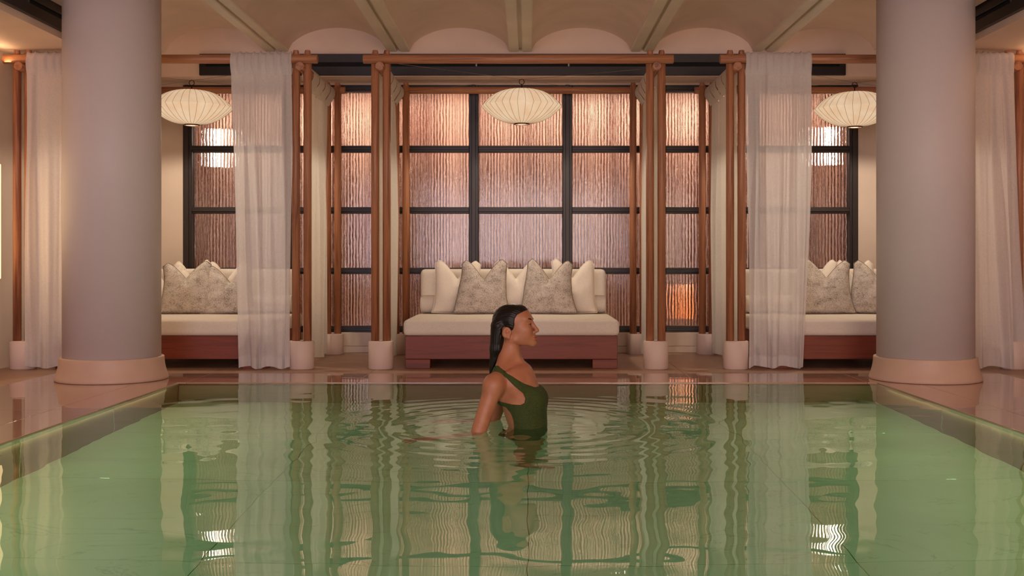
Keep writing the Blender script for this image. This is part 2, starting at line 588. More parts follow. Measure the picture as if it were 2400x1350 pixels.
# ------------------------------------------------------------------ setting: water
WX, WY = -0.05, 5.82          # where the bather stands
def water():
    st = 0.02
    xs = np.linspace(PL - 0.001, PR + 0.001, int((PR - PL) / st) + 1)
    ys = np.linspace(PN - 0.001, PF + 0.001, int((PF - PN) / st) + 1)
    X, Y = np.meshgrid(xs, ys, indexing='ij')
    h = np.zeros_like(X)
    r = np.random.default_rng(3)
    for k in range(26):                      # calm background swell
        lam = r.uniform(0.13, 0.60)
        an = r.normal(PI / 2, 0.40)
        kk = 2 * PI / lam
        sl = 0.0021 * r.uniform(0.5, 1.2)
        h += sl / kk * np.sin(kk * (X * math.cos(an) + Y * math.sin(an)) + r.uniform(0, 6.3))
    for cx, cy, lam, sl, r0, dec, ph in ((WX, WY, 0.135, 0.040, 0.85, 0.46, 0.0), (WX - 0.22, WY - 0.2, 0.10, 0.020, 0.3, 0.35, 1.0),
                                         (WX + 0.1, WY - 0.05, 0.21, 0.016, 0.9, 0.55, 2.0), (WX - 0.2, WY + 0.22, 0.12, 0.016, 0.4, 0.35, 0.4)):
        R = np.hypot(X - cx, Y - cy) + 1e-4
        Rw = R + 0.02 * np.sin(3 * np.arctan2(Y - cy, X - cx) + ph) * np.minimum(R, 1)
        env = np.exp(-((R - r0 * 0.75) / (dec * 1.25)) ** 2)
        kk = 2 * PI / lam
        h += sl / kk * env * np.sin(kk * Rw + ph)
    for k in range(16):                      # broken chop close to the bather
        lam = r.uniform(0.07, 0.16)
        an = r.uniform(0, 2 * PI)
        kk = 2 * PI / lam
        env = np.exp(-(((X - WX) / 0.85) ** 2 + ((Y - WY + 0.05) / 0.95) ** 2) ** 1.5)
        h += 0.0055 / kk * env * np.sin(kk * (X * math.cos(an) + Y * math.sin(an)) + r.uniform(0, 6.3))
    Z = WATER + h
    nx_, ny_ = X.shape
    V = np.stack([X, Y, Z], -1).reshape(-1, 3)
    idx = np.arange(nx_ * ny_).reshape(nx_, ny_)
    F = np.stack([idx[:-1, :-1], idx[1:, :-1], idx[1:, 1:], idx[:-1, 1:]], -1).reshape(-1, 4)
    faces = [tuple(f) for f in F.tolist()]
    V = V.tolist()
    # skirt and bottom
    loop = list(idx[:, 0]) + list(idx[-1, 1:]) + list(idx[::-1, -1][1:]) + list(idx[0, ::-1][1:-1])
    b = len(V)
    n = len(loop)
    for i in loop:
        V.append((V[i][0], V[i][1], DEPTH - 0.001))
    for i in range(n):
        j = (i + 1) % n
        faces.append((loop[i], b + i, b + j, loop[j]))
    faces.append(tuple(b + i for i in range(n))[::-1])
    me = bpy.data.meshes.new('pool_water')
    me.from_pydata(V, [], faces)
    sm = [True] * len(F) + [False] * (len(faces) - len(F))
    me.polygons.foreach_set('use_smooth', sm)
    me.update()
    o = link('pool_water', me, M['water'])
    tag(o, 'still green pool water with rings spreading around the bather', 'water', None, 'stuff')
water()

# ------------------------------------------------------------------ setting: walls and ceiling
wl = MB().box(XL - 0.15, XL, -3.1, YW + 2.2, -0.14, 3.2)
struct('wall_left', wl, M['plaster'])
struct('wall_right', MB().box(XR, XR + 0.15, -3.1, YW + 2.2, -0.14, 3.2), M['plaster'])
struct('wall_rear', MB().box(XL, XR, -3.1, -3.0, -0.14, 3.2), M['plaster'])
W0, W1 = CX - 3.19, CX + 3.19       # window opening
ZT, ZC = 2.525, 0.19
wb = MB()
wb.box(XL, W0, YW - 0.02, YW + 0.15, -0.03, ZS + 0.6)
wb.box(W1, XR, YW - 0.02, YW + 0.15, -0.03, ZS + 0.6)
wb.box(W0, W1, YW - 0.02, YW + 0.15, ZT, ZS + 0.6)
struct('wall_back', wb, M['plaster'])
cb = MB().bevel_box(W0, W1, YW - 0.05, YW + 0.15, 0.062, ZC, 0.004)
struct('trim_1', cb, M['curb'])
struct('baseboard_back', MB().bevel_box(XL, XR, YW - 0.06, YW + 0.1, 0.0, 0.06, 0.003), M['curb'])
# frames of the two daylight windows behind the camera
for nm, xc in (('window_2', -2.1), ('window_3', 2.1)):
    fr_ = MB()
    fr_.box(xc - 1.38, xc - 1.30, -3.0, -2.90, 0.42, 2.58).box(xc + 1.30, xc + 1.38, -3.0, -2.90, 0.42, 2.58)
    fr_.box(xc - 1.30, xc + 1.30, -3.0, -2.90, 0.42, 0.50).box(xc - 1.30, xc + 1.30, -3.0, -2.90, 2.50, 2.58)
    struct(nm, fr_, M['steel'])
# corridor behind the glass
wc = struct('wall_corridor', MB().box(XL, XR, 12.2, 12.3, -0.1, 3.2), M['corridor'])
me_b = MB().bevel_box(-0.13, 0.13, -0.03, 0, 0.0, 2.75, 0.004).mesh('contrast_batten')  # invented strips, added to put dark streaks into the view through the glass
for k in range(17):
    link('contrast_batten', me_b, M['contrast_batten'], wc, (XL + 0.2 + 0.5 * k + RNG.uniform(-.06, .06), 12.2, 0))
struct('floor_corridor', MB().box(XL, XR, YW + 0.15, 12.2, -0.1, 0.0), M['floor'])
struct('ceiling_corridor', MB().box(XL, XR, YW + 0.15, 12.2, 2.75, 2.85), M['plaster'])

# bulkheads (lower soffit on three sides)
SL, SR = CX - 3.47, CX + 3.49
bk = MB()
bk.box(XL, XR, YB, YW - 0.02, ZS, 3.3)
bk.box(XL, SL, -3, YB, ZS, 3.3)
bk.box(SR, XR, -3, YB, ZS, 3.3)
ceiling = struct('ceiling', bk, M['ceiling'])
# barrel vaults between ribs
ribs = [CX + 1.11 * k for k in range(-3, 4)]
def vault(x0, x1, full=True):
    n = 20
    P = []
    for i in range(n + 1):
        t = i / n
        x = x0 + (x1 - x0) * t
        z = ZR + 0.005 + 0.215 * (max(0.0, 1 - (2 * t - 1) ** 2) ** 0.62)
        P.append([(x, -3.0, z), (x, YB + 0.01, z)])
    back = [[(p[0][0], -3.0, 3.25), (p[0][0], YB + 0.01, 3.25)] for p in P]
    mb = MB().grid(P, True).grid(back, False)
    return mb
for a, b in zip(ribs[:-1], ribs[1:]):
    obj('vault', vault(a + 0.095, b - 0.095), M['ceiling'], ceiling)
obj('vault', MB().box(SL, ribs[0] - 0.095, -3, YB, ZR + 0.03, 3.25), M['ceiling'], ceiling)
obj('vault', MB().box(ribs[-1] + 0.095, SR, -3, YB, ZR + 0.03, 3.25), M['ceiling'], ceiling)
rb = MB()
rb.bevel_box(-0.105, -0.014, -3, YB, ZR, ZR + 0.06, 0.008)
rb.bevel_box(0.014, 0.105, -3, YB, ZR, ZR + 0.06, 0.008)
rb.box(-0.10, 0.10, -3, YB, ZR + 0.035, ZR + 0.30)
me_r = rb.mesh('rib')
for x in ribs:
    link('rib', me_r, M['rib'], ceiling, (x, 0, 0))

# ------------------------------------------------------------------ window wall with reeded glass
win = link('window_1', None, None, None, (0, YW, 0))
win['kind'] = 'structure'
PW = 6.38 / 7.2
mull = [CX - 0.443 + 0.886 * k for k in range(-3, 5)]      # mullion centres
mull[0], mull[-1] = W0 + 0.04, W1 - 0.04
rails = [0.188 + 0.03, 0.769, 1.343, 1.924, ZT - 0.03]
for i, x in enumerate(mull):
    mb = MB()
    mb.bevel_box(x - 0.043, x + 0.043, -0.02, 0.10, ZC, ZT, 0.004)
    mb.bevel_box(x - 0.018, x + 0.018, -0.045, -0.015, ZC, ZT, 0.003)
    obj('mullion', mb, M['steel'], win)
for k, z in enumerate(rails):
    mb = MB()
    h = 0.03
    for a, b in zip(mull[:-1], mull[1:]):
        mb.bevel_box(a + 0.0435, b - 0.0435, -0.012, 0.09, z - h, z + h, 0.004)
        mb.bevel_box(a + 0.0435, b - 0.0435, -0.028, -0.010, z - 0.012, z + 0.012, 0.003)
    obj('rail', mb, M['steel'], win)
def pane_mesh(w, h, seed):
    r = np.random.default_rng(seed)
    nf = 28
    sub = 5
    nx_ = nf * sub + 1
    nz_ = 30
    xs = np.linspace(0, w, nx_)
    zs = np.linspace(0, h, nz_)
    wob = np.zeros((nf + 1, nz_))
    for f in range(nf + 1):
        for q in range(3):
            wob[f] += r.normal(0, 0.0014) * np.sin(2 * PI * zs / r.uniform(0.10, 0.5) + r.uniform(0, 6.3))
    amp = r.uniform(0.7, 1.15, nf + 1)
    P = []
    for i, x in enumerate(xs):
        f = min(i // sub, nf)
        t = (i % sub) / sub
        row = []
        for j, z in enumerate(zs):
            ww = wob[f, j] * (1 - t) + wob[min(f + 1, nf), j] * t
            if i in (0, nx_ - 1):
                ww = 0
            y = -0.0052 * amp[f] * math.sin(PI * t)
            row.append((x + ww, y, z))
        P.append(row)
    mb = MB().grid([r_[::-1] for r_ in P], True)
    back = [[(0, 0.012, 0), (0, 0.012, h)], [(w, 0.012, 0), (w, 0.012, h)]]
    mb.grid(back, False)
    # rim
    mb.add([(0, 0, 0), (w, 0, 0), (w, 0.012, 0), (0, 0.012, 0)], [(0, 3, 2, 1)])
    mb.add([(0, 0, h), (w, 0, h), (w, 0.012, h), (0, 0.012, h)], [(0, 1, 2, 3)])
    mb.add([(0, 0, 0), (0, 0, h), (0, 0.012, h), (0, 0.012, 0)], [(0, 1, 2, 3)])
    mb.add([(w, 0, 0), (w, 0, h), (w, 0.012, h), (w, 0.012, 0)], [(0, 3, 2, 1)])
    return mb.mesh('pane')
pane_cache = {}
for i in range(7):
    for k in range(4):
        w = mull[i + 1] - mull[i] - 0.078
        h = rails[k + 1] - rails[k] - 0.056
        key = (round(w, 3), round(h, 2), (i * 3 + k) % 3)
        if key not in pane_cache:
            pane_cache[key] = pane_mesh(w, h, len(pane_cache) + 11)
        link('pane', pane_cache[key], M['glass'], win, (mull[i] + 0.039, 0.03, rails[k] + 0.028))

# lamps in the corridor, seen blurred through the glass
def corridor_lamp(x, y, z, w, h, mat, label):
    t = thing('wall_lamp', label, 'lamp', (x, y, z))
    obj('back_plate', MB().bevel_box(-w * 0.3, w * 0.3, 0.07, 0.09, -h * 0.5 - 0.02, h * 0.5 + 0.02, 0.004), M['steel'], t)
    obj('diffuser', MB().lathe([(w * 0.3, -h / 2 - 0.01), (w / 2, -h / 2), (w / 2, h / 2), (w * 0.3, h / 2 + 0.01)], 16), mat, t)
    return t
corridor_lamp(-3.17, 11.35, 2.02, 0.09, 0.36, M['lampglow'], 'bright white lamp glowing behind the ribbed glass of the leftmost window bay')
corridor_lamp(3.08, 11.35, 2.04, 0.09, 0.36, M['lampglow'], 'bright white lamp glowing behind the ribbed glass of the rightmost window bay')
corridor_lamp(1.62, 11.6, 0.44, 0.09, 0.34, M['orange'], 'small orange lamp glowing low behind the ribbed glass beside the right curtain')

# ------------------------------------------------------------------ columns
def column(x, y, label):
    t = thing('column', label, 'column', (x, y, 0), 0, 'round columns at the far pool corners')
    obj('shaft', MB().lathe([(0.340, 0.15), (0.340, 3.2)], 64), M['column'], t)
    prof = []
    for i in range(9):
        u = i / 8
        prof.append((0.392 - 0.030 * (1 - (1 - u) ** 2), 0.02 + 0.142 * u))
    obj('base', MB().lathe([(0.388, 0.001), (0.393, 0.006), (0.392, 0.02)] + prof[1:] + [(0.360, 0.166), (0.340, 0.167)], 64), M['colbase'], t)
    return t
column(-3.02, 8.08, 'thick pale lavender round column with stone base at the left pool corner')
column(2.90, 8.08, 'thick pale pink round column with stone base at the right pool corner')

# ------------------------------------------------------------------ air vents
def vent(length, label, loc, rz):
    t = thing('air_vent', label, 'air vent', loc, rz, 'black linear air vents')
    # local: runs along x, face towards -y
    L = length / 2
    obj('frame', MB().bevel_box(-L, L, -0.035, 0, 0.115, 0.195, 0.003).bevel_box(-L, L, -0.035, 0, 0, 0.082, 0.003).box(-L, -L + 0.06, -0.033, 0, 0.08, 0.117).box(L - 0.06, L, -0.033, 0, 0.08, 0.117), M['black'], t)
    obj('slot', MB().box(-L + 0.05, L - 0.05, -0.012, 0, 0.078, 0.118), M['void'], t)
    n = max(2, int(length / 0.75))
    me = MB().bevel_box(-0.008, 0.008, -0.03, -0.01, 0.078, 0.118, 0.002).mesh('clip')
    for i in range(1, n):
        link('clip', me, M['chrome'], t, (-L + i * length / n, 0, 0))
    return t
vent(5.88, 'long black air vent on the bulkhead above the three canopies', (CX + 0.02, YB, 2.552), 0)
vent(6.4, 'black air vent high on the left side bulkhead', (SL, 6.2, 2.595), math.radians(90))
vent(6.4, 'black air vent high on the right side bulkhead', (SR, 6.2, 2.595), math.radians(-90))

# ------------------------------------------------------------------ canopies
YF, YK = 8.87, 10.28
PRAD = 0.0325
def canopy(x0, x1, label):
    cx = (x0 + x1) / 2
    hw = (x1 - x0) / 2
    t = thing('canopy_frame', label, 'canopy', (cx, YF, 0), 0, 'cedar pole canopies over the daybeds')
    D = YK - YF
    def pole(h):
        mb = MB()
        mb.lathe([(PRAD, 0.19), (PRAD, h - 0.035), (PRAD - 0.003, h - 0.032)], 20)
        return mb.mesh('post')
    def fin(h):
        return MB().lathe([(PRAD - 0.008, h - 0.032), (PRAD - 0.008, h - 0.012), (PRAD - 0.011, h - 0.009), (PRAD - 0.011, h)], 12, smooth=False).mesh('finial')
    mp, mf = pole(2.545), fin(2.545)
    mpk, mfk = pole(2.515), fin(2.515)
    for sx in (-1, 1):
        for sy, a, b in ((0, mp, mf), (D, mpk, mfk)):
            for q in (-0.046, 0.046):
                p = link('post', a, M['wood_z'], t, (sx * hw + q, sy, 0))
                link('finial', b, M['wood_z'], p)
    # stone shoes of the posts
    ms = MB().lathe([(0.094, 0.0), (0.100, 0.006), (0.100, 0.218), (0.094, 0.224), (0.03, 0.2235)], 40).mesh('post_base')
    msk = MB().lathe([(0.094, 0.0), (0.100, 0.006), (0.100, 0.184), (0.094, 0.19), (0.03, 0.1895)], 40).mesh('post_base')
    for sx in (-1, 1):
        link('post_base', ms, M['plinth'], t, (sx * hw, 0, 0))
        link('post_base', msk, M['plinth'], t, (sx * hw, D, 0))
    br = 0.036
    L = hw + 0.135
    def rod(l0, l1, axis, r=br):
        return MB().lathe([(r - 0.003, l0), (r, l0 + 0.003), (r, l1 - 0.003), (r - 0.003, l1)], 20, axis=axis)
    obj('beam', rod(-L, L, 0), M['wood_x'], t, (0, -0.045, 2.467))
    obj('beam', rod(-L + 0.02, L - 0.02, 0, 0.033), M['wood_x'], t, (0, D + 0.012, 2.446))
    for sx in (-1, 1):
        obj('beam', rod(-0.09, D + 0.06, 1, 0.035), M['wood_y'], t, (sx * hw, 0, 2.405))
    return t
canopy(-4.03, -1.80, 'left cedar pole canopy frame partly hidden by the left column')
canopy(-1.167, 1.03, 'middle cedar pole canopy frame framing the daybed behind the bather')
canopy(1.67, 3.89, 'right cedar pole canopy frame partly hidden by the right column')

# ------------------------------------------------------------------ curtains
def curtain(name, label, p0, p1, zbeam, br, zbot, folds, amp, mat, seed, tabs=0, shift0=0.0, shift1=0.0, n_off=0.0, group=None, head=0.13):
    """fabric hanging from a round beam; p0->p1 run along the beam; shift0/1 move the bottom corners along it"""
    r = np.random.default_rng(seed)
    p0 = Vector(p0); p1 = Vector(p1)
    L = (p1 - p0).length
    u = (p1 - p0).normalized()
    nrm = Vector((u.y, -u.x, 0))       # outward (towards camera side for p0.x < p1.x)
    mid = (p0 + p1) / 2
    t = thing(name, label, 'curtain', (mid.x, mid.y, zbot), 0, group)
    O = Vector((mid.x, mid.y, zbot))
    nu = int(folds * 12) + 1
    ph = np.cumsum(r.uniform(0.55, 1.5, nu)); ph = ph / ph[-1] * folds * 2 * PI
    ph2 = r.uniform(0, 6.3)
    am = 0.65 + 0.5 * np.sin(np.linspace(0, 1, nu) * r.uniform(5, 11) + ph2)
    wr = br + 0.012
    zs_h = zbeam - head
    def off(i, w):
        # fold displacement, w = 0 at heading .. 1 at hem
        s = math.sin(ph[i]) + 0.35 * math.sin(2.3 * ph[i] + ph2)
        hd = 0.08 if tabs else 0.30
        return amp * am[i] * s * (hd + (1 - hd) * min(1, w * 2.2)) + 0.25 * amp * math.sin(ph[i] * 0.5 + 3 * w + ph2)
    def pt(i, s, nn, z):
        return p0 + u * s + nrm * nn + Vector((0, 0, z)) - O - Vector((0, 0, p0.z))
    nv = 34
    drape, hem = [], []
    base = wr * 0.55 + n_off
    hem_h = 0.085
    for i in range(nu):
        a = i / (nu - 1)
        colp, colh = [], []
        for j in range(nv + 1):
            w = j / nv
            z = zs_h + (zbot - zs_h) * w
            s = a * L + (shift0 * (1 - a) + shift1 * a) * (w ** 1.2) + 0.012 * math.sin(4 * w + ph[i] * 0.5 + ph2) * min(1, 4 * w)
            lift = 0.010 * math.sin(ph[i] * 0.5 + ph2) * w
            colp.append(pt(i, s, base + off(i, w) + 0.012 * w, z + lift))
        drape.append(colp)
        for j in range(5):
            z = zbot + hem_h * (j / 4)
            w = (zs_h - z) / (zs_h - zbot)
            s = a * L + (shift0 * (1 - a) + shift1 * a) * (w ** 1.2) + 0.012 * math.sin(4 * w + ph[i] * 0.5 + ph2)
            lift = 0.010 * math.sin(ph[i] * 0.5 + ph2) * w
            colh.append(pt(i, s, base + off(i, w) + 0.012 * w - 0.003, z + lift + 0.001))
        hem.append(colh)
    obj('drape', MB().grid(drape), mat, t)
    obj('hem', MB().grid(hem), mat, t)
    # heading: wraps over the beam, gathered (plain pocket) or cut into tabs
    def head_grid(i0, i1, frill):
        G = []
        for i in range(i0, i1 + 1):
            a = i / (nu - 1)
            c = []
            fr = max(-0.005, frill * (math.sin(ph[i] * 1.9 + ph2) + 0.6 * math.sin(ph[i] * 3.7)))
            for j in range(7):                 # back, going up
                w = j / 6
                nb = -wr - fr * 0.3
                ss = min(1.0, max(0.0, ((1 - w) * head - br) / (head - br)))
                nb = nb * (1 - ss) + (base + off(i, 0) - 0.012) * ss
                c.append(pt(i, a * L, nb, zs_h + (zbeam - zs_h) * w))
            for j in range(1, 9):             # over the top
                an = PI * j / 9
                rr = wr + 0.5 * abs(fr) * math.sin(an) + fr * 0.3
                c.append(pt(i, a * L, -rr * math.cos(an), zbeam + (rr * math.sin(an))))
            for j in range(9):
                w = j / 8
                ss = min(1.0, max(0.0, (w * head - br) / (head - br)))
                nf = (wr + fr * 0.8) * (1 - ss) + (base + off(i, 0)) * ss + max(fr, 0) * 0.5 * math.sin(PI * w)
                c.append(pt(i, a * L, nf, zbeam + (zs_h - zbeam) * w))
            G.append(c)
        return MB().grid(G)
    if tabs:
        step = (nu - 1) / tabs
        for k in range(tabs):
            a0 = int(round(k * step))
            a1 = int(round((k + 1) * step - max(1.0, step * 0.10)))
            if k == tabs - 1:
                a1 = nu - 1
            obj('tab', head_grid(a0, max(a1, a0 + 1), 0.002), mat, t)
    else:
        obj('heading', head_grid(0, nu - 1, 0.015), mat, t)
    return t
ybf = YF - 0.045
GC = 'white linen curtains on the canopies'
curtain('curtain', 'sheer white linen curtain hanging beside the left daybed, window showing through', (-2.345, ybf, 0), (-1.865, ybf, 0), 2.467, 0.036, 0.015, 4.5, 0.034, M['sheer'], 5, 0, 0.075, 0.0, 0, GC)
curtain('curtain', 'pale pink-white linen curtain between the far left posts and the left column', (-3.96, ybf, 0), (-3.36, ybf, 0), 2.467, 0.036, 0.02, 4.5, 0.034, M['linen'], 9, 0, 0.0, 0.05, 0, GC)
curtain('curtain', 'white linen curtain hanging beside the right daybed, window faintly showing through', (1.735, ybf, 0), (2.255, ybf, 0), 2.467, 0.036, 0.02, 4.5, 0.034, M['sheer'], 14, 0, 0.02, -0.06, 0, GC)
curtain('curtain', 'mauve-white linen curtain to the right of the right column', (3.40, ybf, 0), (3.86, ybf, 0), 2.467, 0.036, 0.02, 4.5, 0.034, M['linen'], 23, 0, 0.02, 0.12, 0, GC)
# side curtains (beams run along y); listed far to near
curtain('curtain', 'bright cream tab-top curtain on the inner side of the left canopy', (-1.80, 10.14, 0), (-1.80, 9.12, 0), 2.405, 0.035, 0.02, 6, 0.030, M['cream_linen'], 31, 4, -0.02, 0.02, 0, GC)
curtain('curtain', 'cream tab-top curtain on the left side of the middle canopy', (-1.167, 10.10, 0), (-1.167, 8.99, 0), 2.405, 0.035, 0.02, 6, 0.027, M['cream_linen'], 37, 4, -0.02, 0.02, 0, GC)
curtain('curtain', 'cream tab-top curtain on the right side of the middle canopy', (1.03, 9.05, 0), (1.03, 10.10, 0), 2.405, 0.035, 0.02, 6, 0.027, M['cream_linen'], 41, 4, 0, 0, 0, GC)
curtain('curtain', 'cream tab-top curtain on the inner side of the right canopy', (1.67, 9.00, 0), (1.67, 10.14, 0), 2.405, 0.035, 0.03, 5, 0.028, M['cream_linen'], 43, 4, 0.05, 0, 0, GC)

# ------------------------------------------------------------------ saucer lanterns
def lantern(x, z, label, rz=0.0, span=(1.1, 1.1)):
    y = 9.58
    t = thing('saucer_lantern', label, 'lantern', (x, y, z), rz, 'pleated saucer lanterns')
    R, Hh = 0.347, 0.148
    prof = []
    n = 40
    for i in range(n + 1):
        q = -1 + 2 * i / n
        k = 3 * q * q - 2 * abs(q) ** 3
        zz = math.copysign(Hh * k, q)
        prof.append((max(R * max(0.0, 1 - k) ** (1 / 3.1 if q > 0 else 1 / 2.6), 0.062), zz))
    # scalloped skin stretched between wires
    nw = 32
    seg = nw * 4
    P = []
    for (r, zz) in prof:
        row = []
        for s in range(seg):
            a = 2 * PI * s / seg
            q = 1 - 0.012 * math.sin(PI * ((s % 4) / 4))
            row.append((r * q * math.cos(a), r * q * math.sin(a), zz))
        row.append(row[0])
        P.append(row)
    obj('shade', MB().grid([r_[::-1] for r_ in P]), M['shade'], t)
    wm = MB().tube([(r * 1.003, 0, zz) for r, zz in prof], 0.0012, 5).mesh('shade_wire')
    for s in range(nw):
        link('shade_wire', wm, M['ribwire'], t, (0, 0, 0), (0, 0, 2 * PI * s / nw))
    ring = [(prof[0][0] * math.cos(2 * PI * s / 32), prof[0][0] * math.sin(2 * PI * s / 32), prof[0][1] - 0.003) for s in range(32)]
    obj('bottom_ring', MB().tube(ring, 0.006, 6, True), M['rod'], t)
    obj('bulb', MB().lathe([(0.004, -0.06), (0.028, -0.05), (0.036, -0.02), (0.028, 0.01), (0.012, 0.03)], 16), M['bulb'], t)
    obj('stem', MB().tube([(0, 0, 0.02), (0, 0, Hh + 0.045)], 0.005, 8).lathe([(0.062, Hh - 0.004), (0.062, Hh + 0.004), (0.01, Hh + 0.012)], 24), M['rod'], t)
    hk = [(0.022 * math.cos(a), 0, Hh + 0.065 + 0.022 * math.sin(a)) for a in [2 * PI * s / 20 for s in range(20)]]
    obj('hook_ring', MB().tube(hk, 0.0035, 6, True), M['rod'], t)
    top = (0, 0, Hh + 0.085)
    for sx in (-1, 1):
        for yy in (YF - y + 0.03, YK - y - 0.05):
            zb = (2.425 if yy < 0 else 2.405) - z
            obj('hanging_wire', MB().tube([top, (sx * span[0 if sx < 0 else 1], yy, zb)], 0.0014, 5), M['wire'], t)
    d = bpy.data.lights.new('lantern_bulb', 'SPOT')
    d.energy = 44
    d.color = (1.0, 0.84, 0.66)
    d.spot_size = math.radians(168)
    d.spot_blend = 0.25
    d.shadow_soft_size = 0.05
    lo = bpy.data.objects.new('lantern_bulb', d)
    COL.objects.link(lo)
    lo.parent = t
    lo.location = (0, 0, -Hh - 0.012)
    return t
lantern(-2.895, 2.187, 'glowing pleated saucer lantern beside the left column, over the left daybed', 0.03, (1.0, 1.0))
lantern(-0.045, 2.196, 'glowing pleated saucer lantern over the middle daybed', 0.1, (1.05, 1.0))
lantern(2.83, 2.17, 'glowing pleated saucer lantern beside the right column, over the right daybed', 0.06, (1.05, 1.0))

# ------------------------------------------------------------------ daybeds
def soft_box(w, d, h, r, bulge=0.012, nx_=22, nd=16, seed=0):
    """upholstered block: rounded edges, slightly crowned top; origin at bottom centre"""
    rr = np.random.default_rng(seed)
    import bmesh
    bm = bmesh.new()
    bmesh.ops.create_cube(bm, size=1)
    bmesh.ops.subdivide_edges(bm, edges=bm.edges[:], cuts=13, use_grid_fill=True)
    p1, p2 = rr.uniform(0, 6, 2)
    for v in bm.verts:
        c = v.co * 2
        # spread interior cuts toward the borders so that the rounding is well sampled
        q = [math.copysign(1 - (1 - abs(a)) ** 1.7, a) if False else a for a in c]
        hx, hy, hz = w / 2, d / 2, h / 2
        out = []
        for a, H in zip(q, (hx, hy, hz)):
            k = abs(a)
            e = H - r
            kk = k * (7) / 7
            if k > 0.714:
                val = e + r * (k - 0.714) / 0.286
            else:
                val = e * k / 0.714
            out.append(math.copysign(val, a))
        x, y, z = out
        ex, ey, ez = max(abs(x) - (hx - r), 0), max(abs(y) - (hy - r), 0), max(abs(z) - (hz - r), 0)
        m = max(ex, ey, ez)
        ln = math.sqrt(ex * ex + ey * ey + ez * ez)
        if ln > 0:
            s = m / ln
            x = math.copysign(min(abs(x), hx - r) + ex * s, x)
            y = math.copysign(min(abs(y), hy - r) + ey * s, y)
            z = math.copysign(min(abs(z), hz - r) + ez * s, z)
        cr = (1 - (x / hx) ** 2) * (1 - (y / hy) ** 2)
        if z > 0:
            z += bulge * cr
        wv = 0.003 * math.sin(x * 9 + p1) * math.sin(y * 7 + p2)
        y += (0.006 * math.sin(x * 5 + p2) * (1 - (z / (hz + bulge)) ** 2)) + wv
        v.co = (x, y, z + hz)
    me = bpy.data.meshes.new('soft_box')
    bm.to_mesh(me)
    bm.free()
    me.polygons.foreach_set('use_smooth', [True] * len(me.polygons))
    return me

def daybed(cx, label):
    y0 = 8.885
    t = thing('daybed', label, 'daybed', (cx, y0, 0), 0, 'cream daybeds under the canopies')
    W, Dp = 1.70, 1.34
    h = W / 2
    b = MB()
    b.bevel_box(-h, h, 0, 0.035, 0.075, 0.262, 0.003)
    b.bevel_box(-h, -h + 0.035, 0.036, Dp, 0.075, 0.262, 0.003)
    b.bevel_box(h - 0.035, h, 0.036, Dp, 0.075, 0.262, 0.003)
    b.box(-h + 0.036, h - 0.036, 0.036, Dp, 0.20, 0.258)
    fr = obj('base', b, M['bed_wood'], t)
    mfoot = MB().bevel_box(-0.1, 0.1, 0.0, 0.18, 0.0, 0.073, 0.003).mesh('foot')
    for sx in (-1, 1):
        for yy in (0.0, Dp - 0.18):
            link('foot', mfoot, M['bed_wood'], t, (sx * (h - 0.1), yy, 0))
    link('mattress', soft_box(W + 0.03, Dp + 0.02, 0.128, 0.035, 0.012, seed=3), M['mattress'], t, (0, Dp / 2 - 0.012, 0.262))
    link('backrest', soft_box(W - 0.02, 0.16, 0.40, 0.04, 0.004, seed=5), M['mattress'], t, (0, Dp - 0.105, 0.388))
    return t
BX = (-2.93, -0.125, 2.78)
daybed(BX[0], 'cream daybed with mahogany base behind the left column and sheer curtain')
daybed(BX[1], 'cream daybed with mahogany base directly behind the bather')
daybed(BX[2], 'cream daybed with mahogany base behind the right column')

def bolster(cx, label):
    L, R = 0.83, 0.078
    prof = [(0.01, -L), (R - 0.02, -L + 0.001), (R - 0.004, -L + 0.01), (R, -L + 0.03), (R + 0.002, 0), (R, L - 0.03), (R - 0.004, L - 0.01), (R - 0.02, L - 0.001), (0.01, L)]
    t = thing('bolster', label, 'bolster', (cx, 9.955, 0.400 + R))
    obj('roll', MB().lathe(prof, 28, axis=0), M['mattress'], t)
    for s in (-1, 1):
        ring = [(s * (L - 0.008), (R - 0.003) * math.cos(2 * PI * q / 28), (R - 0.003) * math.sin(2 * PI * q / 28)) for q in range(28)]
        obj('piping', MB().tube(ring, 0.003, 5, True), M['mattress'], t)
    t['group'] = 'long white bolsters on the daybeds'
    return t
bolster(BX[0], 'long white bolster against the backrest of the left daybed')
bolster(BX[1], 'long white bolster against the backrest of the middle daybed')
bolster(BX[2], 'long white bolster against the backrest of the right daybed')

